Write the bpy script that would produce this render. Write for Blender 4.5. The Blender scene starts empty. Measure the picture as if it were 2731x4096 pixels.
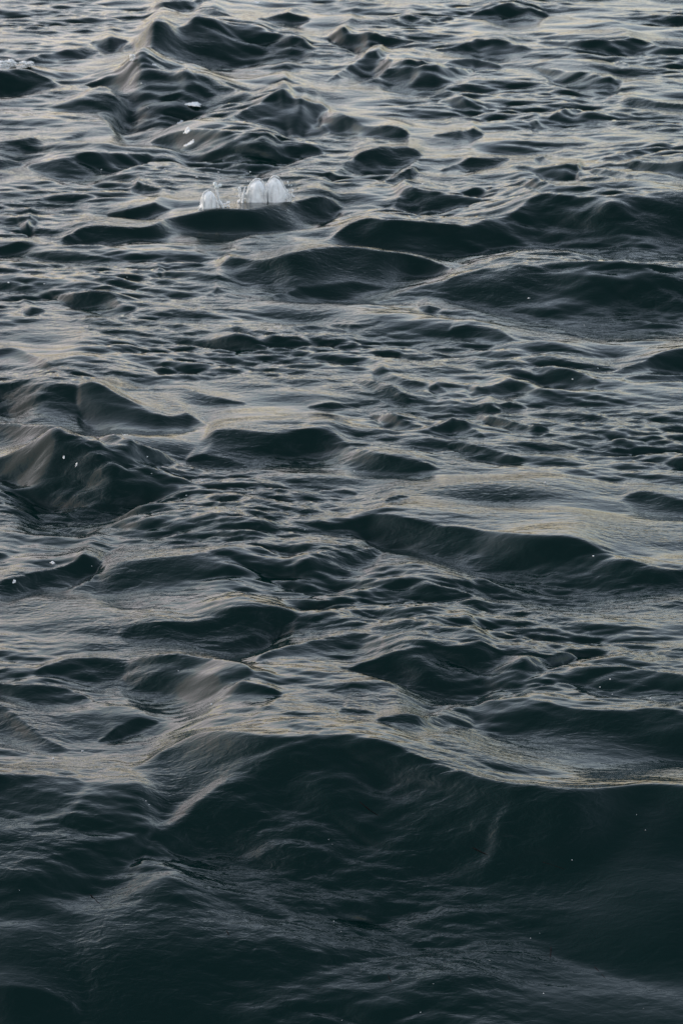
import bpy, bmesh, math, random
import numpy as np
from mathutils import Vector, Matrix, noise

# ------------------------------------------------------------------ camera
scene = bpy.context.scene
C = scene.collection
CAM_H = 4.2
cam_d = bpy.data.cameras.new('camera')
cam = bpy.data.objects.new('camera', cam_d); C.objects.link(cam)
cam.location = (0, 0, CAM_H)
cam.rotation_euler = (math.radians(90 - 17.5), 0, 0)
cam_d.sensor_fit = 'VERTICAL'; cam_d.sensor_height = 36.0
cam_d.lens = 18.0 / math.tan(math.radians(9.0))
cam_d.clip_start = 0.1; cam_d.clip_end = 6000
cam_d.dof.use_dof = True
cam_d.dof.focus_distance = 11.2
cam_d.dof.aperture_fstop = 16.0
scene.camera = cam

# ------------------------------------------------------------------ sky, sun, exposure
SUN_EL, SUN_AZ = math.radians(6), math.radians(-72)     # low, to the left
world = bpy.data.worlds.new('World'); scene.world = world
world.use_nodes = True
nt = world.node_tree; N = nt.nodes; L = nt.links
bg = N['Background']; bg.inputs['Strength'].default_value = 0.15
sky = N.new('ShaderNodeTexSky'); sky.sky_type = 'NISHITA'
sky.sun_disc = False; sky.sun_elevation = SUN_EL; sky.sun_rotation = SUN_AZ
sky.air_density = 1.0; sky.dust_density = 3.0; sky.ozone_density = 1.0
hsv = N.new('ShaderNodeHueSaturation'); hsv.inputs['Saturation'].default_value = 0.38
sky_cap = N.new('ShaderNodeMix'); sky_cap.data_type = 'RGBA'; sky_cap.blend_type = 'DARKEN'   # caps sky brightness, evening out the glow by sun and horizon
sky_cap.inputs['Factor'].default_value = 1; sky_cap.inputs[7].default_value = (1.66, 1.62, 1.64, 1)
L.new(sky.outputs[0], sky_cap.inputs[6])
L.new(sky_cap.outputs[2], hsv.inputs['Color'])
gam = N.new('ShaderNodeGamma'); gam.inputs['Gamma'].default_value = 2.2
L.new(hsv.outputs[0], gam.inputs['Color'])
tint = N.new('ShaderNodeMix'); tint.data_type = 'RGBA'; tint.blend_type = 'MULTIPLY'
tint.inputs['Factor'].default_value = 1; tint.inputs[7].default_value = (1.0, .95, .975, 1)   # slight colour balance over the whole sky
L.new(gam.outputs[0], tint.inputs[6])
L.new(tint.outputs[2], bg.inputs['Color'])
sd = bpy.data.lights.new('sun', 'SUN'); sd.energy = 0.8; sd.angle = math.radians(15); sd.color = (1, .9, .78)
sun = bpy.data.objects.new('sun', sd); C.objects.link(sun)
dirv = Vector((math.sin(SUN_AZ) * math.cos(SUN_EL), math.cos(SUN_AZ) * math.cos(SUN_EL), math.sin(SUN_EL)))
sun.rotation_euler = dirv.to_track_quat('Z', 'Y').to_euler()
vs = scene.view_settings
vs.view_transform = 'Standard'; vs.look = 'None'; vs.gamma = 1; vs.use_curve_mapping = False
vs.exposure = 1.8

# ------------------------------------------------------------------ materials
def water_material():
    m = bpy.data.materials.new('sea_water'); m.use_nodes = True
    nt = m.node_tree; N = nt.nodes; L = nt.links
    p = N['Principled BSDF']
    p.inputs['Base Color'].default_value = (.0000, .0110, .0092, 1)
    p.inputs['Roughness'].default_value = .012
    p.inputs['IOR'].default_value = 1.333
    geo = N.new('ShaderNodeNewGeometry')
    mp = N.new('ShaderNodeMapping'); mp.inputs['Scale'].default_value = (18, 34, 20)
    mp.inputs['Rotation'].default_value = (0, 0, math.radians(12))
    L.new(geo.outputs['Position'], mp.inputs['Vector'])
    n1 = N.new('ShaderNodeTexNoise'); n1.inputs['Scale'].default_value = 1; n1.inputs['Detail'].default_value = 3
    n1.inputs['Distortion'].default_value = .6
    L.new(mp.outputs[0], n1.inputs['Vector'])
    patch = N.new('ShaderNodeTexNoise'); patch.inputs['Scale'].default_value = 1.6; patch.inputs['Detail'].default_value = 2
    L.new(geo.outputs['Position'], patch.inputs['Vector'])
    mr = N.new('ShaderNodeMapRange'); mr.inputs[1].default_value = .4; mr.inputs[2].default_value = .65
    mr.inputs[3].default_value = .3; mr.inputs[4].default_value = 1
    L.new(patch.outputs[0], mr.inputs[0])
    b = N.new('ShaderNodeBump'); b.inputs['Distance'].default_value = .0065
    L.new(mr.outputs[0], b.inputs['Strength'])
    L.new(n1.outputs[0], b.inputs['Height'])
    mp2 = N.new('ShaderNodeMapping'); mp2.inputs['Scale'].default_value = (45, 95, 60)
    mp2.inputs['Rotation'].default_value = (0, 0, math.radians(-18))
    L.new(geo.outputs['Position'], mp2.inputs['Vector'])
    n2 = N.new('ShaderNodeTexNoise'); n2.inputs['Scale'].default_value = 1; n2.inputs['Detail'].default_value = 2
    L.new(mp2.outputs[0], n2.inputs['Vector'])
    b2 = N.new('ShaderNodeBump'); b2.inputs['Distance'].default_value = .0014
    L.new(mr.outputs[0], b2.inputs['Strength'])
    L.new(n2.outputs[0], b2.inputs['Height']); L.new(b.outputs[0], b2.inputs['Normal'])
    L.new(b2.outputs[0], p.inputs['Normal'])
    return m
M_WATER = water_material()

# ------------------------------------------------------------------ the sea: traced waves in metres
# each wave: steepness of its face, crest points (x, y, width of the face towards the shore)
WAVES = [
    (0.42, [(-1.73,25.781,0.062),(-1.56,25.355,0.276),(-1.352,25.409,0.4),(-1.19,25.714,0.468),(-1.009,25.638,0.466),(-0.835,25.719,0.405),(-0.623,25.776,0.343),(-0.459,25.543,0.246),(-0.228,25.431,0.092)]),
    (0.42, [(-1.965,23.982,0.028),(-1.753,24.059,0.172),(-1.606,23.871,0.427),(-1.509,23.927,0.802),(-1.37,23.81,0.711),(-1.193,23.557,0.505),(-0.999,23.603,0.337),(-0.831,23.469,0.167),(-0.611,23.162,0.041)]),
    (0.50, [(-4.212,24.371,0.205),(-2.65,24.023,0.202),(-2.455,24.063,0.202),(-2.355,24.249,0.229),(-2.219,24.034,0.126),(-2.045,23.935,0.025)]),
    (0.45, [(-2.453,24.748,0.028),(-2.237,25.243,0.159),(-2.073,25.376,0.116),(-1.945,25.302,0.023)]),
    (0.45, [(-2.051,25.777,0.024),(-1.89,25.79,0.178),(-1.73,25.781,0.024)]),
    (0.45, [(-0.821,22.232,0.025),(-0.628,22.584,0.152),(-0.489,22.7,0.306),(-0.395,22.769,0.41),(-0.283,22.628,0.304),(-0.126,22.726,0.178),(0.06,22.271,0.037)]),
    (0.40, [(-1.354,21.779,0.021),(-1.174,21.852,0.158),(-0.953,21.697,0.34),(-0.719,21.495,0.388),(-0.521,21.356,0.334),(-0.345,21.503,0.206),(-0.118,21.299,0.038)]),
    (0.40, [(-3.753,21.755,0.039),(-2.384,21.744,0.039),(-2.212,21.545,0.078),(-2.075,21.523,0.155),(-1.93,21.588,0.104),(-1.828,21.834,0.131),(-1.702,21.978,0.026)]),
    (0.40, [(-3.652,21.135,0.126),(-2.309,21.031,0.126),(-2.138,21.078,0.075),(-2.011,20.98,0.02)]),
    (0.40, [(-2.061,20.877,0.025),(-1.793,20.834,0.174),(-1.624,20.925,0.225),(-1.427,21.04,0.176),(-1.227,21.142,0.038)]),
    (0.55, [(-1.78,18.561,0.017),(-1.682,18.798,0.088),(-1.586,18.935,0.124),(-1.397,18.91,0.106),(-1.186,18.928,0.071),(-1.033,19.067,0.107),(-0.852,19.246,0.163),(-0.648,19.24,0.199),(-0.475,19.348,0.2),(-0.314,19.518,0.221),(-0.15,19.561,0.24),(-0.041,19.639,0.148),(0.053,19.469,0.027)]),
    (0.40, [(-1.408,19.445,0.018),(-1.268,19.409,0.091),(-1.139,19.542,0.115),(-1.025,19.46,0.018)]),
    (0.45, [(-3.225,18.505,0.099),(-2.044,18.456,0.099),(-1.887,18.588,0.08),(-1.765,18.535,0.016)]),
    (0.40, [(-1.949,19.094,0.018),(-1.876,19.048,0.111),(-1.829,19.109,0.018)]),
    (0.40, [(-1.211,27.017,0.027),(-1.021,26.934,0.17),(-0.869,26.818,0.027)]),
    (0.40, [(-0.665,26.782,0.027),(-0.354,27.047,0.171),(-0.204,26.98,0.027)]),
    (0.40, [(-1.362,20.017,0.019),(-1.288,20.186,0.095),(-1.081,20.009,0.019)]),
    (0.35, [(-1.704,27.773,0.031),(-1.455,27.428,0.115),(-1.27,27.521,0.154),(-1.089,27.743,0.031)]),
    (0.50, [(-0.142,26.166,0.028),(0.002,26.015,0.166),(0.092,26.032,0.277),(0.199,25.807,0.11),(0.378,25.829,0.082),(0.574,25.785,0.022)]),
    (0.45, [(-0.065,24.075,0.027),(0.158,24.942,0.256),(0.314,24.997,0.257),(0.495,24.501,0.167),(0.648,24.508,0.028)]),
    (0.45, [(0.219,24.009,0.027),(0.376,24.444,0.194),(0.543,24.354,0.277),(0.709,24.264,0.22),(0.886,24.487,0.139),(1.033,24.764,0.028)]),
    (0.40, [(0.58,24.491,0.024),(0.791,24.733,0.092),(1.035,24.821,0.092),(1.235,24.674,0.024)]),
    (0.40, [(0.299,26.862,0.027),(0.544,27.035,0.154),(0.709,26.899,0.085),(0.978,27.156,0.027)]),
    (0.40, [(1.092,27.189,0.027),(1.285,27.334,0.208),(1.439,27.402,0.278),(1.623,27.31,0.207),(1.814,27.335,0.028)]),
    (0.40, [(0.69,25.455,0.025),(0.883,25.44,0.095),(1.068,25.649,0.192),(1.24,25.545,0.223),(1.4,25.548,0.127),(1.514,25.371,0.025)]),
    (0.45, [(1.51,25.934,0.024),(1.654,25.942,0.089),(1.796,25.64,0.117),(1.931,25.542,0.146),(2.12,25.713,0.207),(2.328,26.059,0.27),(2.381,25.636,0.235),(2.469,25.433,0.116),(2.745,25.379,0.058),(4.331,25.398,0.058)]),
    (0.40, [(1.406,24.666,0.024),(1.508,24.373,0.18),(1.676,24.112,0.238),(1.846,23.924,0.265),(1.97,23.804,0.176),(2.095,23.894,0.023)]),
    (0.40, [(2.045,24.747,0.024),(2.122,24.642,0.091),(2.2,24.541,0.024)]),
    (0.40, [(2.027,23.087,0.023),(2.16,23.319,0.171),(2.253,23.105,0.113),(2.49,22.903,0.056),(3.931,22.927,0.056)]),
    (0.35, [(0.652,23.344,0.025),(0.786,23.467,0.126),(0.916,23.445,0.025)]),
    (0.35, [(0.741,23.061,0.025),(0.898,22.973,0.153),(1.054,22.87,0.024)]),
    (0.40, [(1.424,22.399,0.022),(1.574,22.55,0.109),(1.74,22.676,0.041)]),
    (0.40, [(1.263,22.319,0.022),(1.337,22.262,0.094),(1.42,22.09,0.021)]),
    (0.45, [(-0.155,22.531,0.025),(-0.06,22.372,0.1),(0.095,22.26,0.124),(0.248,22.046,0.123),(0.401,21.972,0.122),(0.477,21.927,0.019)]),
    (0.45, [(0.613,21.868,0.019),(0.794,21.82,0.097),(0.89,21.937,0.146),(0.98,21.883,0.024)]),
    (0.40, [(-0.112,20.386,0.048),(-0.056,20.55,0.146),(0.061,21.075,0.151),(0.239,21.168,0.177),(0.432,21.218,0.152),(0.536,21.204,0.02)]),
    (0.40, [(0.669,20.694,0.02),(0.792,20.895,0.124),(0.969,20.943,0.075),(1.058,20.946,0.02)]),
    (0.40, [(1.203,20.93,0.02),(1.276,20.922,0.1),(1.405,20.448,0.019)]),
    (0.40, [(1.096,20.537,0.019),(1.285,20.343,0.06),(1.482,20.314,0.145),(1.588,20.401,0.121),(1.6,19.997,0.019)]),
    (0.40, [(0.301,20.325,0.019),(0.431,20.403,0.121),(0.532,20.442,0.073),(0.557,20.285,0.019)]),
    (0.40, [(1.686,20.734,0.02),(1.826,20.858,0.1),(2.033,21.056,0.101),(2.153,21.069,0.02)]),
    (0.40, [(1.878,20.451,0.024),(2.02,20.444,0.122),(2.237,20.2,0.168),(3.615,20.801,0.174)]),
    (0.40, [(1.63,20.386,0.024),(1.778,20.122,0.119),(1.887,19.769,0.019)]),
    (0.50, [(0.285,19.176,0.019),(0.403,19.688,0.139),(0.5,19.732,0.22),(0.582,19.658,0.179),(0.691,19.609,0.099),(0.854,19.565,0.016)]),
    (0.40, [(0.695,19.751,0.019),(0.84,19.892,0.094),(0.984,19.985,0.019)]),
    (0.40, [(1.093,19.683,0.019),(1.16,19.647,0.116),(1.289,19.507,0.018)]),
    (0.50, [(-0.128,18.355,0.037),(0.055,18.793,0.188),(0.161,18.843,0.227),(0.318,18.719,0.225),(0.474,18.634,0.186),(0.579,18.601,0.167),(0.74,18.723,0.206),(0.932,18.889,0.285),(1.091,19.132,0.347),(1.208,19.3,0.371),(1.296,18.983,0.287),(1.436,18.88,0.342),(1.611,18.924,0.382),(1.777,19.161,0.446),(1.924,19.018,0.443),(2.152,19.025,0.443),(3.52,19.958,0.465)]),
    (0.45, [(-0.712,17.67,0.019),(-0.647,17.964,0.115),(-0.543,17.914,0.191),(-0.415,17.805,0.132),(-0.251,17.813,0.228),(-0.1,17.833,0.247),(0.049,17.895,0.248),(0.216,17.886,0.229),(0.469,17.917,0.153),(0.717,17.773,0.015)]),
    (0.35, [(-0.407,17.417,0.017),(-0.248,17.536,0.087),(-0.098,17.511,0.086),(0.088,17.58,0.065),(0.274,17.507,0.017)]),
    (0.45, [(-1.574,17.358,0.018),(-1.49,17.241,0.091),(-1.349,17.159,0.109),(-1.224,17.106,0.108),(-1.121,17.002,0.054),(-1.025,16.994,0.014)]),
    (0.40, [(-1.064,17.923,0.016),(-1.01,17.874,0.061),(-0.961,17.895,0.016)]),
    (0.40, [(-1.802,16.924,0.015),(-1.752,16.917,0.067),(-1.679,16.898,0.015)]),
    (0.40, [(-2.796,15.869,0.071),(-1.778,15.887,0.071),(-1.683,16.071,0.09),(-1.609,15.896,0.071),(-1.496,15.77,0.07),(-1.351,15.522,0.014)]),
    (0.40, [(-0.683,16.277,0.015),(-0.521,16.29,0.073),(-0.379,16.147,0.014)]),
    (0.40, [(-0.555,16.642,0.015),(-0.42,16.407,0.074),(-0.288,16.229,0.073),(-0.184,16.199,0.014)]),
    (0.35, [(-0.75,17.359,0.017),(-0.705,17.471,0.054),(-0.629,17.414,0.017)]),
    (0.40, [(-0.969,15.607,0.014),(-0.924,15.606,0.043),(-0.836,15.61,0.014)]),
    (0.50, [(-2.721,15.272,0.073),(-1.727,15.191,0.073),(-1.576,15.2,0.073),(-1.442,15.169,0.16),(-1.345,15.053,0.217),(-1.214,15.03,0.188),(-1.082,14.988,0.115),(-1.001,15.041,0.058),(-0.921,14.782,0.011)]),
    (0.45, [(-1.228,14.918,0.015),(-1.13,14.899,0.152),(-1.031,14.853,0.137),(-0.899,14.77,0.105),(-0.778,14.885,0.106),(-0.7,14.797,0.038),(-0.629,14.626,0.012)]),
    (0.40, [(-1.057,15.095,0.013),(-0.886,15.315,0.034),(-0.749,15.188,0.067),(-0.627,15.117,0.05),(-0.463,15.055,0.013)]),
    (0.45, [(-2.629,14.715,0.09),(-1.669,14.636,0.089),(-1.496,14.587,0.104),(-1.368,14.333,0.087),(-1.309,14.36,0.088),(-1.228,14.251,0.087),(-1.149,14.141,0.021)]),
    (0.40, [(-0.714,14.401,0.012),(-0.655,14.479,0.094),(-0.549,14.435,0.141),(-0.392,14.403,0.157),(-0.259,14.451,0.157),(-0.155,14.464,0.173),(-0.051,14.44,0.173),(0.072,14.193,0.123),(0.223,14.044,0.106),(0.372,13.921,0.09),(0.5,13.861,0.012)]),
    (0.40, [(-0.705,14.213,0.012),(-0.624,14.239,0.092),(-0.521,14.198,0.061),(-0.437,14.138,0.012)]),
    (0.45, [(-1.16,14.151,0.014),(-1.096,14.12,0.1),(-0.977,14.011,0.127),(-0.859,14.062,0.099),(-0.76,14.094,0.057),(-0.707,14.022,0.011)]),
    (0.55, [(-2.526,14.086,0.05),(-1.604,14.013,0.05),(-1.444,14.039,0.2),(-1.348,14.11,0.315),(-1.258,13.997,0.336),(-1.174,13.82,0.294),(-1.068,13.722,0.268),(-0.94,13.73,0.207),(-0.827,13.829,0.122),(-0.721,13.705,0.073),(-0.62,13.63,0.01)]),
    (0.35, [(-0.225,15.019,0.014),(-0.096,15.042,0.05),(0.055,15.075,0.014)]),
    (0.45, [(0.468,17.31,0.015),(0.643,17.416,0.11),(0.818,17.489,0.241),(0.987,17.642,0.338),(1.194,17.58,0.374),(1.44,17.548,0.393),(1.685,17.519,0.411),(2.003,17.591,0.413),(3.222,18.153,0.427)]),
    (0.40, [(0.351,16.976,0.015),(0.423,16.954,0.058),(0.519,16.95,0.015)]),
    (0.40, [(0.611,16.464,0.018),(0.692,16.454,0.074),(0.816,16.348,0.055),(0.859,16.263,0.015)]),
    (0.40, [(-0.114,16.246,0.018),(-0.045,16.187,0.036),(0.025,16.223,0.045),(0.094,16.182,0.014)]),
    (0.40, [(-0.082,16.706,0.015),(0.025,16.613,0.037),(0.155,16.631,0.015)]),
    (0.35, [(1.095,16.523,0.016),(1.203,16.554,0.06),(1.308,16.543,0.016)]),
    (0.40, [(0.912,15.743,0.014),(1.032,15.698,0.105),(1.139,15.617,0.121),(1.234,15.538,0.086),(1.315,15.438,0.014)]),
    (0.45, [(0.674,15.417,0.013),(0.775,15.457,0.079),(0.865,15.491,0.112),(0.948,15.387,0.095),(1.049,15.256,0.078),(1.177,15.21,0.031),(1.263,15.189,0.012)]),
    (0.40, [(1.321,15.653,0.014),(1.45,15.734,0.087),(1.595,15.848,0.141),(1.833,15.97,0.196),(2.89,16.148,0.199)]),
    (0.40, [(1.355,15.523,0.014),(1.517,15.603,0.069),(1.801,15.648,0.069),(2.808,15.65,0.07)]),
    (0.40, [(0.08,15.608,0.014),(0.146,15.601,0.069),(0.266,15.448,0.068),(0.398,15.393,0.014)]),
    (0.40, [(0.002,15.47,0.014),(0.133,15.364,0.085),(0.241,15.206,0.05),(0.316,15.132,0.013)]),
    (0.40, [(0.408,15.351,0.014),(0.452,15.358,0.051),(0.527,15.299,0.013)]),
    (0.40, [(0.692,15.05,0.013),(0.756,15.044,0.05),(0.818,14.997,0.013)]),
    (0.40, [(0.8,15.072,0.013),(0.858,15.137,0.05),(0.962,15.06,0.017)]),
    (0.45, [(0.662,14.857,0.012),(0.724,14.823,0.075),(0.825,14.714,0.075),(0.902,14.585,0.059),(0.987,14.596,0.012)]),
    (0.40, [(0.922,14.926,0.013),(1.079,14.886,0.049),(1.208,14.897,0.049),(1.301,14.848,0.013)]),
    (0.45, [(0.076,14.933,0.012),(0.161,14.834,0.091),(0.255,14.738,0.105),(0.348,14.642,0.059),(0.42,14.578,0.012)]),
    (0.40, [(0.408,14.505,0.013),(0.525,14.58,0.095),(0.606,14.519,0.079),(0.684,14.373,0.012)]),
    (0.35, [(0.504,14.242,0.013),(0.594,14.206,0.066),(0.712,14.107,0.066),(0.851,14.038,0.013)]),
    (0.35, [(1.202,14.39,0.013),(1.306,14.401,0.051),(1.399,14.391,0.013)]),
    (0.40, [(0.599,15.475,0.014),(0.663,15.412,0.068),(0.749,15.373,0.014)]),
    (0.45, [(1.217,13.444,0.013),(1.313,13.552,0.081),(1.423,13.473,0.081),(1.595,13.444,0.08),(2.482,13.505,0.081)]),
    (0.35, [(-0.077,13.502,0.015),(0.021,13.545,0.039),(0.089,13.53,0.012)]),
    (0.35, [(0.193,13.275,0.012),(0.252,13.32,0.046),(0.309,13.313,0.012)]),
    (0.40, [(-2.31,12.765,0.054),(-1.472,12.745,0.054),(-1.345,12.776,0.054),(-1.278,12.748,0.011)]),
    (0.55, [(-1.353,12.292,0.009),(-1.275,12.421,0.065),(-1.206,12.463,0.087),(-1.123,12.558,0.066),(-1.048,12.651,0.088),(-1.013,12.679,0.099),(-0.965,12.651,0.055),(-0.929,12.658,0.011)]),
    (0.28, [(-0.961,12.586,0.016),(-0.849,12.564,0.173),(-0.702,12.546,0.205),(-0.574,12.55,0.237),(-0.437,12.548,0.237),(-0.366,12.615,0.222),(-0.256,12.586,0.237),(-0.163,12.468,0.203),(-0.072,12.46,0.156),(0.065,12.702,0.096),(0.16,12.871,0.016)]),
    (0.35, [(-0.87,11.764,0.013),(-0.769,11.823,0.092),(-0.649,11.843,0.144),(-0.548,11.907,0.172),(-0.443,11.916,0.212),(-0.356,11.899,0.198),(-0.261,11.931,0.106),(-0.173,11.88,0.013)]),
    (0.30, [(-0.58,11.639,0.011),(-0.453,11.663,0.083),(-0.368,11.699,0.083),(-0.242,11.826,0.021)]),
    (0.40, [(-1.181,11.228,0.011),(-1.092,11.346,0.081),(-0.986,11.379,0.128),(-0.86,11.377,0.151),(-0.741,11.341,0.151),(-0.623,11.321,0.162),(-0.535,11.216,0.137),(-0.45,11.13,0.068),(-0.383,11.094,0.009)]),
    (0.25, [(-0.834,11.219,0.014),(-0.733,11.194,0.141),(-0.633,11.173,0.169),(-0.514,11.086,0.182),(-0.428,10.978,0.166),(-0.345,10.909,0.11),(-0.281,10.903,0.011)]),
    (0.50, [(-2.039,11.114,0.06),(-1.293,11.038,0.06),(-1.16,11.007,0.079),(-1.063,11.017,0.079),(-0.976,11.04,0.059),(-0.896,10.94,0.029),(-0.861,10.908,0.008)]),
    (0.40, [(-2.002,10.889,0.066),(-1.274,10.856,0.066),(-1.141,10.803,0.087),(-1.048,10.647,0.064),(-0.961,10.551,0.016)]),
    (0.35, [(-0.379,11.23,0.01),(-0.292,11.381,0.05),(-0.177,11.512,0.076),(-0.067,11.58,0.102),(0.033,11.603,0.077),(0.144,11.527,0.013)]),
    (0.40, [(-0.905,10.638,0.009),(-0.855,10.714,0.043),(-0.771,10.75,0.032),(-0.7,10.761,0.009)]),
    (0.50, [(-0.806,10.336,0.009),(-0.638,10.379,0.092),(-0.564,10.445,0.204),(-0.486,10.437,0.279),(-0.377,10.42,0.316),(-0.298,10.339,0.313),(-0.175,10.328,0.331),(-0.083,10.271,0.329),(-0.007,10.29,0.329),(0.062,10.249,0.328),(0.198,10.23,0.327),(0.334,10.229,0.272),(0.454,10.188,0.244),(0.579,10.117,0.215),(0.688,10.044,0.195),(0.85,9.998,0.177),(1.207,10.005,0.168),(1.904,10.147,0.171)]),
    (0.35, [(-0.216,10.475,0.009),(-0.138,10.409,0.028),(-0.069,10.359,0.009)]),
    (0.45, [(0.001,12.945,0.013),(0.105,13.03,0.077),(0.19,13.029,0.142),(0.339,12.95,0.192),(0.478,12.895,0.191),(0.617,12.858,0.191),(0.754,12.818,0.203),(0.893,12.813,0.228),(1.016,12.833,0.241),(1.081,12.824,0.228),(1.166,12.727,0.151),(1.297,12.635,0.099),(1.474,12.574,0.074),(2.306,12.618,0.075)]),
    (0.45, [(-0.198,12.413,0.01),(-0.035,12.484,0.11),(0.065,12.605,0.087),(0.167,12.68,0.01)]),
    (0.40, [(0.019,12.188,0.01),(0.117,12.226,0.051),(0.198,12.274,0.064),(0.304,12.207,0.064),(0.412,12.253,0.051),(0.465,12.235,0.01)]),
    (0.35, [(0.471,12.402,0.011),(0.552,12.385,0.042),(0.633,12.375,0.011)]),
    (0.35, [(0.435,11.868,0.011),(0.473,11.719,0.026),(0.516,11.709,0.006)]),
    (0.45, [(-0.057,11.234,0.009),(0.051,11.341,0.065),(0.151,11.365,0.131),(0.218,11.353,0.208),(0.3,11.325,0.218),(0.384,11.353,0.196),(0.461,11.406,0.22),(0.512,11.411,0.198),(0.557,11.294,0.152),(0.627,11.209,0.097),(0.713,11.26,0.086),(0.805,11.4,0.066),(0.889,11.396,0.011)]),
    (0.45, [(0.801,11.078,0.008),(0.894,11.136,0.043),(0.948,11.09,0.064),(1.01,11.156,0.117),(1.08,11.113,0.117),(1.148,11.048,0.095),(1.301,10.955,0.084),(2.057,11.114,0.085)]),
    (0.40, [(0.287,10.76,0.009),(0.386,10.879,0.077),(0.485,10.939,0.122),(0.579,10.891,0.165),(0.661,10.912,0.188),(0.739,10.872,0.187),(0.831,10.812,0.197),(0.906,10.751,0.174),(0.999,10.724,0.173),(1.079,10.728,0.173),(1.273,10.693,0.162),(2.014,10.853,0.165)]),
    (0.35, [(-0.062,10.757,0.035),(0.033,10.738,0.029),(0.088,10.712,0.009)]),
    (0.40, [(0.079,10.6,0.009),(0.174,10.66,0.075),(0.253,10.67,0.097),(0.335,10.769,0.076),(0.414,10.742,0.043),(0.461,10.728,0.009)]),
    (0.35, [(-1.902,10.279,0.11),(-1.206,10.207,0.108),(-1.044,10.182,0.086),(-0.917,10.191,0.011)]),
    (0.32, [(-1.804,9.66,0.115),(-1.152,9.661,0.115),(-1.004,9.713,0.126),(-0.9,9.779,0.127),(-0.794,9.838,0.118),(-0.687,9.89,0.108),(-0.574,9.994,0.022)]),
    (0.45, [(-1.721,9.097,0.099),(-1.098,9.097,0.099),(-0.989,9.114,0.115),(-0.92,9.108,0.115),(-0.849,9.08,0.082),(-0.778,9.049,0.016)]),
    (-0.38, [(-6.215,9.871,1.588),(-1.797,9.907,1.507),(-0.921,10.05,1.632),(-0.634,10.276,1.779),(-0.326,10.23,1.878),(0.053,10.136,1.859),(0.428,10.083,1.743),(0.72,9.948,1.61),(1.533,9.912,1.505),(5.94,9.853,1.577)]),
]

# spurs that run down a wave face: (height, [(x, y), ...])
SPURS = [
    (0.075, 0.12, 0.3, [(-0.517, 9.881), (-0.47, 9.989), (-0.393, 10.163), (-0.312, 10.29)]),
    (0.03, 0.1, 0.2, [(-0.607, 9.473), (-0.569, 9.586), (-0.49, 9.746), (-0.385, 9.893)]),
    (0.06, 0.09, 0.3, [(-1.391, 13.759), (-1.36, 13.877), (-1.307, 13.975), (-1.259, 14.247)]),
    (0.07, 0.14, 0.45, [(-1.832, 22.876), (-1.778, 23.455), (-1.466, 23.771), (-1.635, 23.788)]),
    (0.018, 0.05, 0.15, [(0.528, 9.753), (0.597, 9.826), (0.638, 9.918), (0.701, 10.0)]),
]


def smooth(t):
    t = np.clip(t, 0, 1); return t * t * (3 - 2 * t)

def wave_height(X, Y):
    """big waves: gentle back, crest, steep face, rounded trough"""
    Hh = np.zeros_like(X)
    for a, pts in WAVES:
        p = np.array(pts)
        wm = p[:, 2].max()
        x0, x1 = p[0, 0], p[-1, 0]
        sel = np.nonzero((X > x0) & (X < x1) & (Y > p[:, 1].min() - (4 if a > 0 else 40) * wm) & (Y < p[:, 1].max() + 11 * wm))
        if len(sel[0]) == 0: continue
        x = X[sel]; y = Y[sel]
        # crest line and face width as smooth curves through the points
        xd = np.linspace(x0, x1, 240)
        ker = np.exp(-.5 * (np.arange(-33, 34) / 11.0) ** 2); ker /= ker.sum()
        cv = lambda q: np.convolve(np.pad(np.interp(xd, p[:, 0], q), 33, 'reflect', reflect_type='odd'), ker, 'valid')
        yc = np.interp(x, xd, cv(p[:, 1])); w = np.maximum(np.interp(x, xd, cv(p[:, 2])), .01)
        fade = smooth((x - x0) / (.06 * (x1 - x0))) * smooth((x1 - x) / (.06 * (x1 - x0)))
        s = (yc - y) / w
        if a < 0:                                                  # a long slope down towards the shore
            Hh[sel] += fade * w * a * np.where(s > 0, 1 - np.exp(-(1.15 * np.maximum(s, 0)) ** 1.45), 0)
            continue
        m = np.interp(x, xd, np.gradient(cv(p[:, 1]), xd))           # slanting crests: keep the true steepness
        Hm = w * a * fade * 1.5 / (1 + m * m) ** .42
        h = np.zeros_like(s)
        back = s < 0
        h[back] = .55 * np.exp(s[back] / 3.2)
        f = ~back
        sf = s[f]
        hf = -.45 + np.exp(-(1.15 * sf) ** 1.45)
        h[f] = hf * np.where(sf > 1, np.exp(-((sf - 1) / 1.7) ** 2), 1)
        Hh[sel] += Hm * h
    for H, wl, wr, pts in SPURS:
        p = np.array(pts)
        y0, y1 = p[0, 1], p[-1, 1]
        sel = np.nonzero((Y > y0) & (Y < y1) & (np.abs(X - p[:, 0].mean()) < 2))
        if len(sel[0]) == 0: continue
        x = X[sel]; y = Y[sel]
        t = (y - y0) / (y1 - y0)
        d = x - np.interp(y, p[:, 1], p[:, 0])
        Hh[sel] += H * np.sin(np.pi * t) * np.where(d < 0, np.exp(-(d / wl) ** 2), np.exp(-(d / wr) ** 2))
    return Hh

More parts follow.
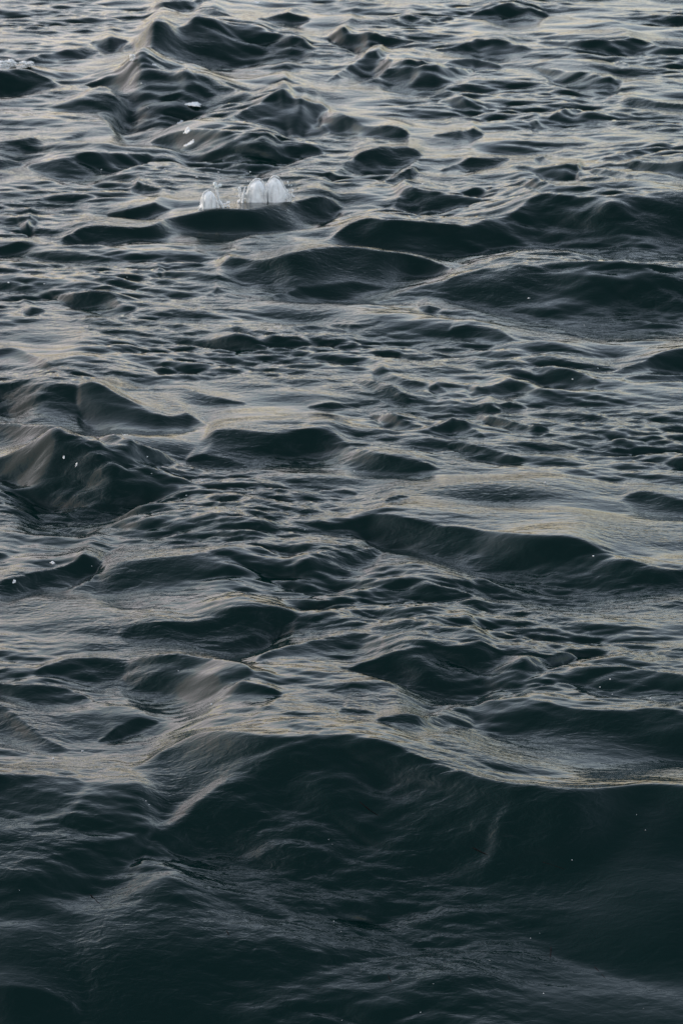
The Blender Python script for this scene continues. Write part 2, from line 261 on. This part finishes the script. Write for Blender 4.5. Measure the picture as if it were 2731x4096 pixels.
rng = np.random.default_rng(7)
TL, TN = 20.0, 2048
def spectrum(lo, hi, slope_rms, dirs, power, seed):
    rng = np.random.default_rng(seed)
    k1 = np.fft.fftfreq(TN, TL / TN) * 2 * np.pi
    kx, ky = np.meshgrid(k1, k1[:TN // 2 + 1] if False else np.fft.rfftfreq(TN, TL / TN) * 2 * np.pi, indexing='ij')
    k = np.hypot(kx, ky); k[0, 0] = 1
    amp = k ** -2.0
    lam = 2 * np.pi / k
    band = smooth((hi * 1.3 - lam) / (hi * .5)) * smooth((lam - lo * .7) / (lo * .6))
    D = np.zeros_like(k)
    ang = np.arctan2(ky, kx)
    for d, wt in dirs:
        D += wt * np.abs(np.cos(ang - math.radians(d))) ** power
    F = (rng.standard_normal(k.shape) + 1j * rng.standard_normal(k.shape)) * amp * band * D
    F[0, 0] = 0
    sx = np.fft.irfft2(F * 1j * kx, s=(TN, TN)); sy = np.fft.irfft2(F * 1j * ky, s=(TN, TN))
    r = math.sqrt((sx ** 2 + sy ** 2).mean())
    F *= slope_rms / r
    h = np.fft.irfft2(F, s=(TN, TN))
    dx = np.fft.irfft2(-1j * kx / k * F, s=(TN, TN)); dy = np.fft.irfft2(-1j * ky / k * F, s=(TN, TN))
    return h.astype(np.float32), dx.astype(np.float32), dy.astype(np.float32)

def sample(f, X, Y):
    u = (X / TL * TN) % TN; v = (Y / TL * TN) % TN
    i = u.astype(np.int32); j = v.astype(np.int32); fu = u - i; fv = v - j
    i %= TN; j %= TN
    i2 = (i + 1) % TN; j2 = (j + 1) % TN
    return (f[i, j] * (1 - fu) * (1 - fv) + f[i2, j] * fu * (1 - fv) + f[i, j2] * (1 - fu) * fv + f[i2, j2] * fu * fv)

MID = spectrum(.25, 1.1, .10, [(90, .8), (60, 1.0), (118, .6)], 14, 3)
SML = spectrum(.07, .30, .135, [(90, .8), (62, 1.0), (116, .6)], 12, 5)
RIP = spectrum(.025, .07, .14, [(88, 1.0), (66, .9), (112, .6)], 8, 9)
PAT = spectrum(.5, 3.0, 1.0, [(90, 1), (0, 1)], 1, 21)[0]; PAT /= PAT.std()

WP1 = spectrum(.9, 3.0, 1.0, [(90, 1), (0, 1)], 1, 31)[0]; WP1 /= WP1.std()
WP2 = spectrum(.25, .7, 1.0, [(90, 1), (0, 1)], 1, 33)[0]; WP2 /= WP2.std()

OPEN = spectrum(.7, 2.6, .17, [(90, 1.0), (65, .7), (112, .5)], 8, 41)
def displace(X, Y, att):
    g = att[0]
    wx = .04 * sample(WP1, X, Y) + .012 * sample(WP2, X, Y)
    wy = .04 * sample(WP1, X + 7.3, Y + 3.1) + .02 * sample(WP2, X + 5.7, Y + 11.3)
    big = wave_height(X + wx * g, Y + wy * g) * (1 + .08 * g * sample(WP1, X + 2.2, Y + 9.4))
    pat = np.clip(.95 + .6 * sample(PAT, X, Y), .2, 2.1)
    beyond = np.maximum(smooth((np.abs(X) / (.108 * np.maximum(Y, 7)) - 1.02) / .35), np.maximum(smooth((Y - 28.5) / 3), smooth((8.2 - Y) / 1.5)))
    ho = beyond * smooth((.6 - np.abs(np.gradient(X, axis=1))) / .5 if X.ndim == 2 else np.ones_like(X)) * sample(OPEN[0], X, Y)
    out = [X.copy(), Y - 1.0 * ho, big + ho]
    for i, (f, ch) in enumerate(((MID, .8), (SML, .8), (RIP, .5))):
        g = att[i] * (1 if i == 0 else pat * (.5 + .5 * smooth((Y - 9.2) / 1.2)))   # calmer in the lee of the near crest
        hn = g * sample(f[0], X, Y)
        out[2] = out[2] + hn
        out[1] = out[1] - (.6, .7, .3)[i] * hn                  # wind leans the crests towards the shore
        out[0] = out[0] + ch * g * sample(f[1], X, Y)
        out[1] = out[1] + ch * g * sample(f[2], X, Y)
    return out

def build_sea():
    # rows along y: fine where waves can be told apart, widening to the horizon
    rows = []
    y = 6.2
    while y < 33:
        rows.append(y); y += .0061 + .00092 * (y - 6.2)
    step = .03
    while y < 3000:
        rows.append(y); step *= 1.09; y += step
    y = 6.2; step = .01; pre = []
    while y > -60:
        step *= 1.12; y -= step; pre.append(y)
    rows = np.array(pre[::-1] + rows)
    nc = 590
    core = np.linspace(-1, 1, nc)
    side = 1 + np.cumsum(.0036 * 1.066 ** np.arange(1, 125))
    u = np.concatenate([-side[::-1], core, side])
    half = .30 + np.clip(rows, 5, 40) * .130           # half width of the fine strip
    X = half[:, None] * u[None, :]
    Y = np.repeat(rows[:, None], len(u), 1)
    dxs = np.gradient(X, axis=1); dys = np.gradient(Y, axis=0)
    sp = np.maximum(dxs, dys)
    att = [smooth((.35 - sp) / .25), smooth((.07 - sp) / .045), smooth((.03 - sp) / .018)]
    x, y, z = displace(X.astype(np.float64), Y.astype(np.float64), att)
    nr, ncol = X.shape
    co = np.stack([x, y, z], -1).reshape(-1, 3).astype(np.float32)
    idx = np.arange(nr * ncol, dtype=np.int32).reshape(nr, ncol)
    q = np.stack([idx[:-1, :-1], idx[:-1, 1:], idx[1:, 1:], idx[1:, :-1]], -1).reshape(-1, 4)
    me = bpy.data.meshes.new('sea')
    me.vertices.add(len(co)); me.vertices.foreach_set('co', co.ravel())
    me.loops.add(q.size); me.loops.foreach_set('vertex_index', q.ravel())
    me.polygons.add(len(q))
    me.polygons.foreach_set('loop_start', np.arange(0, q.size, 4, dtype=np.int32))
    me.update(calc_edges=True)
    me.polygons.foreach_set('use_smooth', np.ones(len(q), dtype=bool))
    me.materials.append(M_WATER)
    o = bpy.data.objects.new('sea', me); C.objects.link(o)
    o['kind'] = 'structure'
    print('SEA', nr, ncol, len(q) * 2, 'tris')
    return o
sea = build_sea()

# ------------------------------------------------------------------ foam, spray and drifting things
def simple_mat(name, col, rough, **kw):
    m = bpy.data.materials.new(name); m.use_nodes = True
    p = m.node_tree.nodes['Principled BSDF']
    p.inputs['Base Color'].default_value = (*col, 1); p.inputs['Roughness'].default_value = rough
    for k, v in kw.items(): p.inputs[k].default_value = v
    return m, p

def foam_material():
    m, p = simple_mat('foam', (.8, .8, .8), .35)
    nt = m.node_tree; N = nt.nodes; L = nt.links
    geo = N.new('ShaderNodeNewGeometry')
    n = N.new('ShaderNodeTexNoise'); n.inputs['Scale'].default_value = 160; n.inputs['Detail'].default_value = 3
    L.new(geo.outputs['Position'], n.inputs['Vector'])
    r = N.new('ShaderNodeValToRGB')
    r.color_ramp.elements[0].position = .35; r.color_ramp.elements[0].color = (.6, .63, .64, 1)
    r.color_ramp.elements[1].position = .62; r.color_ramp.elements[1].color = (.92, .91, .89, 1)
    L.new(n.outputs[0], r.inputs[0]); L.new(r.outputs[0], p.inputs['Base Color'])
    b = N.new('ShaderNodeBump'); b.inputs['Strength'].default_value = .6; b.inputs['Distance'].default_value = .004
    L.new(n.outputs[0], b.inputs['Height']); L.new(b.outputs[0], p.inputs['Normal'])
    return m
M_FOAM = foam_material()

def film_material():
    """thin sheet of thrown-up water, clear with milky streaks running up it"""
    m, p = simple_mat('water_film', (.97, .98, .98), .2, **{'IOR': 1.333, 'Transmission Weight': 1.0})
    nt = m.node_tree; N = nt.nodes; L = nt.links
    tc = N.new('ShaderNodeTexCoord')
    mp = N.new('ShaderNodeMapping'); mp.inputs['Scale'].default_value = (48, 48, 30)
    L.new(tc.outputs['Object'], mp.inputs['Vector'])
    n = N.new('ShaderNodeTexNoise'); n.inputs['Scale'].default_value = 1; n.inputs['Detail'].default_value = 3; n.inputs['Distortion'].default_value = .8
    L.new(mp.outputs[0], n.inputs['Vector'])
    r = N.new('ShaderNodeMapRange'); r.inputs[1].default_value = .42; r.inputs[2].default_value = .62
    r.inputs[3].default_value = .15; r.inputs[4].default_value = .0
    L.new(n.outputs[0], r.inputs[0]); L.new(r.outputs[0], p.inputs['Transmission Weight'])
    b = N.new('ShaderNodeBump'); b.inputs['Strength'].default_value = .5; b.inputs['Distance'].default_value = .004
    L.new(n.outputs[0], b.inputs['Height']); L.new(b.outputs[0], p.inputs['Normal'])
    return m
M_FILM = film_material()
M_DROP, _ = simple_mat('water_drop', (.85, .9, .9), .05, **{'IOR': 1.333, 'Transmission Weight': .2})

def weed_material():
    m, p = simple_mat('red_seaweed', (.030, .006, .005), .7, **{'Specular IOR Level': .15})
    nt = m.node_tree; N = nt.nodes; L = nt.links
    n = N.new('ShaderNodeTexNoise'); n.inputs['Scale'].default_value = 60
    r = N.new('ShaderNodeValToRGB')
    r.color_ramp.elements[0].color = (.003, .001, .001, 1); r.color_ramp.elements[1].color = (.008, .002, .002, 1)
    L.new(n.outputs[0], r.inputs[0]); L.new(r.outputs[0], p.inputs['Base Color'])
    return m
M_WEED = weed_material()

def link(name, bm, mat, parent=None, loc=None):
    me = bpy.data.meshes.new(name); bm.to_mesh(me); bm.free()
    me.polygons.foreach_set('use_smooth', [True] * len(me.polygons)); me.materials.append(mat)
    o = bpy.data.objects.new(name, me); C.objects.link(o)
    if parent: o.parent = parent
    if loc: o.location = loc
    return o

def tag(o, label, cat, group=None):
    o['label'] = label; o['category'] = cat
    if group: o['group'] = group
    return o

def blob(bm, c, r, sq=(1, 1, 1), sub=2, rough=.12, seed=0):
    d = bmesh.ops.create_icosphere(bm, subdivisions=sub, radius=1)
    for v in d['verts']:
        k = 1 + rough * noise.noise(v.co * 1.7 + Vector((seed * 3.1, seed * 1.7, c[0] * 50)))
        v.co = Vector((v.co.x * r * sq[0] * k + c[0], v.co.y * r * sq[1] * k + c[1], v.co.z * r * sq[2] * k + c[2]))

def rope(bm, pts, r0, r1, seg=6, wob=.25, seed=1):
    pts = [Vector(p) for p in pts]; rings = []
    n = len(pts)
    for i, p in enumerate(pts):
        t = (pts[min(i + 1, n - 1)] - pts[max(i - 1, 0)]).normalized()
        a = t.orthogonal().normalized(); b = t.cross(a)
        r = (r0 + (r1 - r0) * i / (n - 1)) * (1 + wob * noise.noise(p * 60 + Vector((seed, 0, 0))))
        rings.append([bm.verts.new(p + r * (math.cos(6.2832 * k / seg) * a + math.sin(6.2832 * k / seg) * b)) for k in range(seg)])
    for i in range(n - 1):
        for k in range(seg):
            bm.faces.new((rings[i][k], rings[i][(k + 1) % seg], rings[i + 1][(k + 1) % seg], rings[i + 1][k]))
    bm.faces.new(rings[0][::-1]); bm.faces.new(rings[-1])

def curve(p0, p1, p2, n=12):
    p0, p1, p2 = map(Vector, (p0, p1, p2))
    return [(1 - t) ** 2 * p0 + 2 * t * (1 - t) * p1 + t * t * p2 for t in [i / (n - 1) for i in range(n)]]

def film_dome(bm, cx, cy, R, H, lean, seed, nu=36, nv=14, a0=0, a1=2 * math.pi, depth=.7, power=2.2):
    closed = abs(a1 - a0 - 2 * math.pi) < 1e-3
    g = []
    for j in range(nv):
        t = j / (nv - 1) * .985
        rr = R * (1 - t ** power) ** .5
        row = []
        for i in range(nu):
            a = a0 + (a1 - a0) * i / (nu if closed else nu - 1)
            k = 1 + .22 * noise.noise(Vector((math.cos(a) * 1.8 + seed, math.sin(a) * 1.5, t * 1.6)))
            k += .10 * noise.noise(Vector((math.cos(a) * 5 + seed, math.sin(a) * 5, t * 5)))
            row.append(bm.verts.new((cx + lean * t * t + rr * k * math.cos(a), cy + depth * rr * k * math.sin(a),
                                     H * t * (1 + .05 * noise.noise(Vector((a * 1.3, seed, 0)))) - .012)))
        g.append(row)
    for j in range(nv - 1):
        for i in range(nu if closed else nu - 1):
            bm.faces.new((g[j][i], g[j][(i + 1) % nu], g[j + 1][(i + 1) % nu], g[j + 1][i]))
    if closed: bm.faces.new(g[-1])

def solid(o, th):
    m = o.modifiers.new('thickness', 'SOLIDIFY'); m.thickness = th; m.offset = 0
    return o

def empty(name, loc):
    o = bpy.data.objects.new(name, None); C.objects.link(o); o.location = loc; o.empty_display_size = .05
    return o

AT = {
    'twin': (-0.4715, 19.482, 0.0542, 0.021, -0.0027, 0.9998),
    'cup': (-0.7794, 19.2738, 0.0583, -0.0773, 0.1667, 0.983),
    'crest_left': (-2.5272, 24.2888, 0.0566, 0.0142, -0.0178, 0.9997),
    'crest_left_tip': (-2.3756, 24.2923, 0.0645, 0.0307, -0.0846, 0.9959),
    'peak_tip': (-1.5351, 23.9505, 0.1794, -0.6238, -0.247, 0.7415),
    'peak_lip': (-1.389, 23.8531, 0.1559, 0.2342, -0.1962, 0.9522),
    'streak': (-1.0606, 23.1002, -0.0041, 0.0349, -0.0764, 0.9965),
    'clot_high': (-1.1482, 22.8833, -0.0934, -0.0193, -0.1833, 0.9829),
    'clot_mid': (-1.0564, 21.7926, 0.0467, -0.486, -0.3389, 0.8056),
    'clot_low': (-1.0304, 21.6364, -0.0077, -0.4821, -0.1564, 0.862),
    'top_edge': (-0.7278, 27.8162, 0.0237, 0.0811, -0.0595, 0.9949),
    'peak_right': (0.5103, 20.0128, 0.0423, 0.2048, 0.0585, 0.9771),
    'left_lip_a': (-1.1803, 12.5807, 0.0145, -0.0713, -0.3548, 0.9322),
    'left_lip_b': (-1.316, 12.336, 0.0134, 0.4429, -0.3639, 0.8194),
    'hump_a': (-1.2337, 13.7995, 0.1042, -0.105, -0.8176, 0.5661),
    'hump_b': (-1.1741, 13.7544, 0.0804, -0.3237, -0.6225, 0.7125),
    'trough_mid': (-1.0004, 14.3623, 0.047, -0.0001, 0.1537, 0.9881),
}
FOAM = [
    ('crest_left', 'ragged white foam breaking along the crest at the far left edge', 110, 0.17, 0.07, 0.022, 1, 'foam', 0.012, 0.16),
    ('crest_left_tip', 'small white foam tuft on the far left crest tip', 34, 0.045, 0.04, 0.02, 2, 'foam', 0.012, 0.12),
    ('peak_tip', 'bright spray tuft on the tip of the pointed wave at upper left', 20, 0.035, 0.02, 0.012, 3, 'foam', 0.012, 0.1),
    ('peak_lip', 'row of foam beads along the dark lip right of the pointed wave tip', 44, 0.2, 0.02, 0.008, 4, 'foam', 0, 0.01),
    ('streak', 'white foam streak lying on the right flank of the pointed wave', 60, 0.13, 0.1, 0.016, 5, 'foam', 0.004, 0.008),
    ('clot_high', 'round cream foam clot below the foam streak, topmost of the little column', 10, 0.02, 0.06, 0.019, 6, 'foam', 0.003, 0.008),
    ('clot_mid', 'small foam clot in the middle of the little column below the streak', 8, 0.02, 0.05, 0.015, 7, 'foam', 0.003, 0.006),
    ('clot_low', 'white triangular foam clot, lowest of the little column below the streak', 12, 0.02, 0.08, 0.018, 8, 'foam', 0.003, 0.008),
    ('top_edge', 'pale foam patch at the very top edge of the water', 45, 0.16, 0.1, 0.011, 9, 'foam', 0, 0.01),
    ('peak_right', 'white glinting spray on the small pointed peak right of the splash', 9, 0.012, 0.012, 0.007, 10, 'foam', 0.01, 0.02),
    ('left_lip_a', 'sparkling foam on the small curling lip at the left, upper end', 14, 0.035, 0.03, 0.004, 11, 'foam', 0.004, 0.012),  # glints on the lip, modelled as white clots
    ('left_lip_b', 'bright foam drop at the lower left end of the curling lip', 7, 0.01, 0.012, 0.004, 12, 'foam', 0.002, 0.008),  # a glint too, built from white foam blobs
    ('hump_a', 'bright foam fleck on the left hump under the cream streaks', 6, 0.008, 0.02, 0.0032, 13, 'foam', 0.002, 0.006),  # reflected glint stood in for by white foam blobs
    ('hump_b', 'taller bright foam fleck right of its twin on the left hump', 8, 0.008, 0.04, 0.0034, 14, 'foam', 0.002, 0.006),  # second glint, its highlight put in as a white clot
    ('trough_mid', 'thin broken foam line between two dark crests at middle left', 26, 0.1, 0.05, 0.005, 15, 'foam', 0, 0.004),
]
BUBBLES = [
    (-1.1664, 21.2571, -0.0016, 0.0043),
    (-1.1466, 20.7347, 0.003, 0.0046),
    (-1.1043, 20.4718, -0.0006, 0.0048),
    (-0.9311, 20.5133, -0.0076, 0.0053),
    (-0.8029, 20.854, -0.0434, 0.0047),
    (-1.4599, 23.4882, 0.0783, 0.006),
    (-1.3887, 23.0657, -0.0222, 0.0023),
    (-1.5705, 20.8644, -0.0277, 0.0037),
    (-0.7774, 20.5569, -0.0209, 0.0053),
    (-1.7728, 18.9301, 0.0125, 0.004),
    (-1.846, 17.5022, 0.0161, 0.0045),
    (-1.2004, 17.6775, 0.0063, 0.002),
    (-1.645, 17.472, 0.017, 0.0031),
    (-0.8408, 13.724, 0.0512, 0.0019),
    (-0.6787, 13.5224, 0.0121, 0.0026),
    (-0.621, 13.7801, -0.0, 0.0027),
    (-0.4803, 13.1572, 0.0644, 0.0013),
    (-0.4523, 13.202, 0.0543, 0.0018),
    (-0.3908, 13.5428, 0.0191, 0.002),
    (-0.8717, 13.9243, 0.0692, 0.0036),
    (-0.6576, 14.7994, 0.0001, 0.0034),
    (1.2879, 15.7343, -0.0025, 0.002),
    (1.1461, 15.5166, -0.0017, 0.0037),
    (0.0568, 13.9645, -0.0088, 0.0017),
    (0.8958, 13.6145, 0.0433, 0.0028),
    (1.3064, 16.9122, -0.0772, 0.002),
    (0.3302, 14.2778, 0.0051, 0.0014),
    (1.0231, 17.2478, -0.0109, 0.0043),
    (-0.1544, 12.9559, 0.0362, 0.0017),
    (-1.0199, 12.541, 0.0133, 0.0017),
    (-0.9083, 10.5685, -0.0129, 0.003),
    (-1.0014, 10.4693, -0.0008, 0.0027),
    (-0.6029, 11.2406, 0.0387, 0.0017),
    (-0.4673, 10.8936, 0.0388, 0.003),
    (0.9437, 11.0789, 0.0351, 0.0022),
    (0.9817, 11.1022, 0.0569, 0.0025),
    (0.9836, 11.0154, 0.0313, 0.0015),
    (1.0318, 12.5978, 0.0377, 0.0034),
    (1.1159, 10.9391, 0.0447, 0.0025),
    (-0.6457, 10.0583, -0.0025, 0.0017),
    (-0.6559, 10.0694, 0.0066, 0.0017),
    (-0.2539, 9.5069, -0.1589, 0.0009),
    (-0.0425, 9.8973, -0.0591, 0.001),
    (-0.0306, 9.8788, -0.0688, 0.0008),
    (-1.0351, 9.5526, -0.0881, 0.0008),
    (0.0075, 9.3463, -0.1917, 0.0007),
    (-0.001, 9.451, -0.1854, 0.0009),
    (-0.0247, 9.5205, -0.1824, 0.0013),
    (0.6344, 9.479, -0.2047, 0.0006),
    (0.604, 9.4584, -0.2131, 0.0013),
    (0.4672, 9.301, -0.2167, 0.001),
    (0.2854, 9.1426, -0.2206, 0.0009),
    (0.2431, 9.038, -0.2668, 0.0015),
    (0.0009, 9.0187, -0.2838, 0.0011),
    (0.9785, 9.9413, 0.0103, 0.001),
    (1.003, 9.8753, -0.0161, 0.0012),
    (0.7547, 9.7634, -0.0744, 0.0014),
    (0.9325, 9.069, -0.2684, 0.0006),
    (0.6271, 9.1385, -0.2514, 0.0016),
]
WEED = [
    [(-0.8117, 9.5996, -0.1236), (-0.7907, 9.5587, -0.1247), (-0.7484, 9.4674, -0.1223)],
    [(-0.8802, 9.2304, -0.1857), (-0.865, 9.2133, -0.1929), (-0.8395, 9.1973, -0.2005)],
    [(-0.0725, 9.1457, -0.2368), (-0.0619, 9.1168, -0.2418), (-0.0341, 9.0735, -0.2587)],
    [(-0.364, 9.3754, -0.1459), (-0.3482, 9.322, -0.1558), (-0.3188, 9.2756, -0.1725)],
    [(0.0609, 10.0511, 0.0116), (0.0944, 10.0224, -0.0087), (0.1278, 9.9965, -0.018)],
    [(0.432, 9.8438, -0.065), (0.4715, 9.8159, -0.0768), (0.5143, 9.7867, -0.08)],
    [(0.6598, 9.7659, -0.0829), (0.6956, 9.7511, -0.0899), (0.7457, 9.7316, -0.0995)],
    [(0.6668, 9.4182, -0.2242), (0.6655, 9.3598, -0.2355), (0.6443, 9.2759, -0.242)],
    [(0.7989, 9.3209, -0.248), (0.8234, 9.2695, -0.2544), (0.8434, 9.2118, -0.2573)],
    [(0.1442, 9.2181, -0.222), (0.154, 9.1648, -0.2308), (0.1706, 9.1166, -0.2379)],
]


def froth(x0, x1, z0, z1, n, r, seed, hump=0):
    rnd = random.Random(seed); bm = bmesh.new()
    for i in range(n):
        t = rnd.random(); x = x0 + (x1 - x0) * t
        rr = r * rnd.uniform(.45, 1.1)
        blob(bm, (x, rnd.uniform(-.02, .02), z0 + (z1 - z0) * t + rnd.random() ** 2 * hump), rr, (1.1, 1, .9), 1, .3, seed + i)
    return bm

# --- the splash with two domes
def twin_splash(loc):
    t = empty('water_splash', loc)
    U = .00155                                     # metres per unit used below
    for cx, R, H, lean, sd in ((-30, 41, 92, 4, 3), (47, 39, 103, -6, 8)):
        bm = bmesh.new(); film_dome(bm, cx * U, 0, R * U, H * U, lean * U, sd)
        d = solid(link('dome', bm, M_FILM, t), .0035)
        bm = bmesh.new()
        arc = [((cx + lean * 0 + R * 1.0 * math.cos(a) * (1 if abs(math.cos(a)) > .5 else 1)) * U + lean * U * max(0, math.sin(a)) ** 2,
                -.004, H * U * max(0, math.sin(a)) ** .92) for a in [math.pi * i / 22 for i in range(23)]]
        rope(bm, arc, .0042, .0048, 7, .5, sd)
        link('rim', bm, M_FOAM, d)
    for i, (xa, xm, xb, h, r) in enumerate(((-2, -12, -20, 70, 4.4), (4, 6, 10, 78, 5.5), (-30, -26, -18, 50, 3.0), (28, 26, 34, 70, 3.4), (62, 60, 52, 80, 3.0), (-62, -58, -50, 62, 3.2))):
        bm = bmesh.new(); rope(bm, curve((xa * U, -.03, -.01), (xm * U, -.045, h * .6 * U), (xb * U, -.03, h * U)), r * U * 1.2, r * U * .5, 7, .6, i)
        link('jet', bm, M_FOAM, t)
    link('froth', froth(-105 * U, 112 * U, -.004, .022, 150, .0095, 4, .05), M_FOAM, t)
    link('froth', froth(70 * U, 118 * U, .015, .03, 22, .008, 5, .012), M_FOAM, t)
    link('froth', froth(-92 * U, -60 * U, .0, .0, 22, .009, 6, .05), M_FOAM, t)
    rnd = random.Random(3)
    for i in range(16):                                           # torn sheets and threads of spray
        x = rnd.uniform(-100, 105); h = rnd.uniform(30, 70) + 38 * max(0, 1 - min(abs(x + 30), abs(x - 47)) / 35); dx = rnd.uniform(-14, 14)
        bm = bmesh.new(); rope(bm, curve((x * U, rnd.uniform(-.05, .02), -.01), ((x + dx * .2) * U, -.03, h * .7 * U), ((x + dx) * U, -.02, h * U)), rnd.uniform(2, 5) * U, .8 * U, 6, .8, i + 30)
        link('jet', bm, M_FOAM, t)
    for i in range(14):
        bm = bmesh.new(); blob(bm, (rnd.uniform(-110, 120) * U, rnd.uniform(-.05, .03), rnd.uniform(20, 125) * U), rnd.uniform(1.6, 4) * U, (1, 1, 1.2), 1, .3, i)
        link('droplet', bm, M_DROP, t)
    return tag(t, 'larger white splash thrown up in two clear rounded domes on a wave crest', 'splash')

def cup_splash(loc):
    t = empty('water_splash', loc)
    U = .00155
    bm = bmesh.new(); film_dome(bm, -14 * U, 0, 34 * U, 74 * U, -3 * U, 5, depth=.6)
    d = solid(link('dome', bm, M_FILM, t), .0035)
    bm = bmesh.new()
    rope(bm, curve((-48 * U, -.006, -.005), (-46 * U, -.01, 70 * U), (-14 * U, -.006, 72 * U), 16), .005, .0032, 7, .6, 3)
    link('rim', bm, M_FOAM, d)
    bm = bmesh.new()
    rope(bm, curve((44 * U, -.01, -.005), (16 * U, -.012, 36 * U), (16 * U, -.01, 92 * U), 16), .011, .006, 7, .6, 9)
    j = link('jet', bm, M_FOAM, t)
    for x, z, r in ((9, 97, 7.5), (29, 91, 7), (16, 84, 9)):
        bm = bmesh.new(); blob(bm, (x * U, -.01, z * U), r * U, (1, 1, 1.1), 2, .3, x); link('droplet', bm, M_DROP, j)
    for xa, xb, h, r in ((-6, -2, 64, 3.6), (-36, -38, 60, 4), (22, 8, 50, 4)):
        bm = bmesh.new(); rope(bm, curve((xa * U, -.025, -.01), (xa * U, -.035, h * .6 * U), (xb * U, -.025, h * U)), r * U * 1.3, r * U * .5, 7, .6, xa); link('jet', bm, M_FOAM, t)
    link('froth', froth(-56 * U, 64 * U, -.006, .008, 100, .0085, 14, .03), M_FOAM, t)
    return tag(t, 'smaller white splash with a thin upright spout, left of the double dome', 'splash')

twin_splash(AT['twin'][:3]); cup_splash(AT['cup'][:3])

# --- foam lying on the water, plus a few glints built as foam
def foam_patch(key, label, n, sx, sy, r, seed, cat='foam', dz=0.0, hump=0.0, name='foam_patch'):
    rnd = random.Random(seed); bm = bmesh.new()
    got = [(0, 0, r * .8)]
    for i in range(int(n * 1.9)):                                 # every new clot grows out of an older one
        for _ in range(30):
            px, py, pr = rnd.choice(got); an = rnd.uniform(0, 6.2832); rr = r * .62 * rnd.uniform(.35, 1.25)
            x, y = px + math.cos(an) * .95 * (pr + rr) * 1.1 * min(1, sx / sy + .3), py + math.sin(an) * .95 * (pr + rr) * 1.1 * min(1, sy / sx + .3)
            if (x / sx) ** 2 + (y / sy) ** 2 < 1.6: break
        got.append((x, y, rr))
        blob(bm, (x, y, rnd.random() ** 2 * hump * .3), rr, (1.3, 1.3, .5), 1, .3, seed + i)
    blob(bm, (0, 0, 0), r * .8, (1.3, 1.3, .4), 1, .3, seed)
    x, y, z, nx, ny, nz = AT[key]
    o = link(name, bm, M_FOAM, None, (x + nx * (dz - .3 * r), y + ny * (dz - .3 * r), z + nz * (dz - .3 * r)))
    o.rotation_euler = Vector((nx, ny, nz)).to_track_quat('Z', 'Y').to_euler(); o.rotation_euler.rotate_axis('Z', 0)
    return tag(o, label, cat)
for a in FOAM: foam_patch(*a)

# --- single bubbles and drops of spray scattered over the sea
for i, (x, y, z, r) in enumerate(BUBBLES):
    bm = bmesh.new(); blob(bm, (0, 0, 0), r, (1.15, 1.15, .8), 2, .3, i)
    if i % 3 == 0: blob(bm, (r * 1.3, r * .4, 0), r * .6, (1, 1, .8), 1, .3, i + 50)
    tag(link('foam_bubble', bm, M_FOAM, None, (x, y, z + r * .3)), 'tiny white foam bubble floating alone on the water', 'bubble', 'bubbles scattered over the sea')

# --- thin strands of red weed drifting in the dark near water
for i, pts in enumerate(WEED):
    c0 = Vector(pts[0]); bm = bmesh.new()
    rope(bm, curve(*[Vector(p) - c0 for p in pts], n=10), .0016, .0006, 5, .5, i)
    tag(link('seaweed_strand', bm, M_WEED, None, tuple(c0)), 'thin dark red seaweed strand drifting in the dark foreground water', 'seaweed', 'red weed strands in the near water')
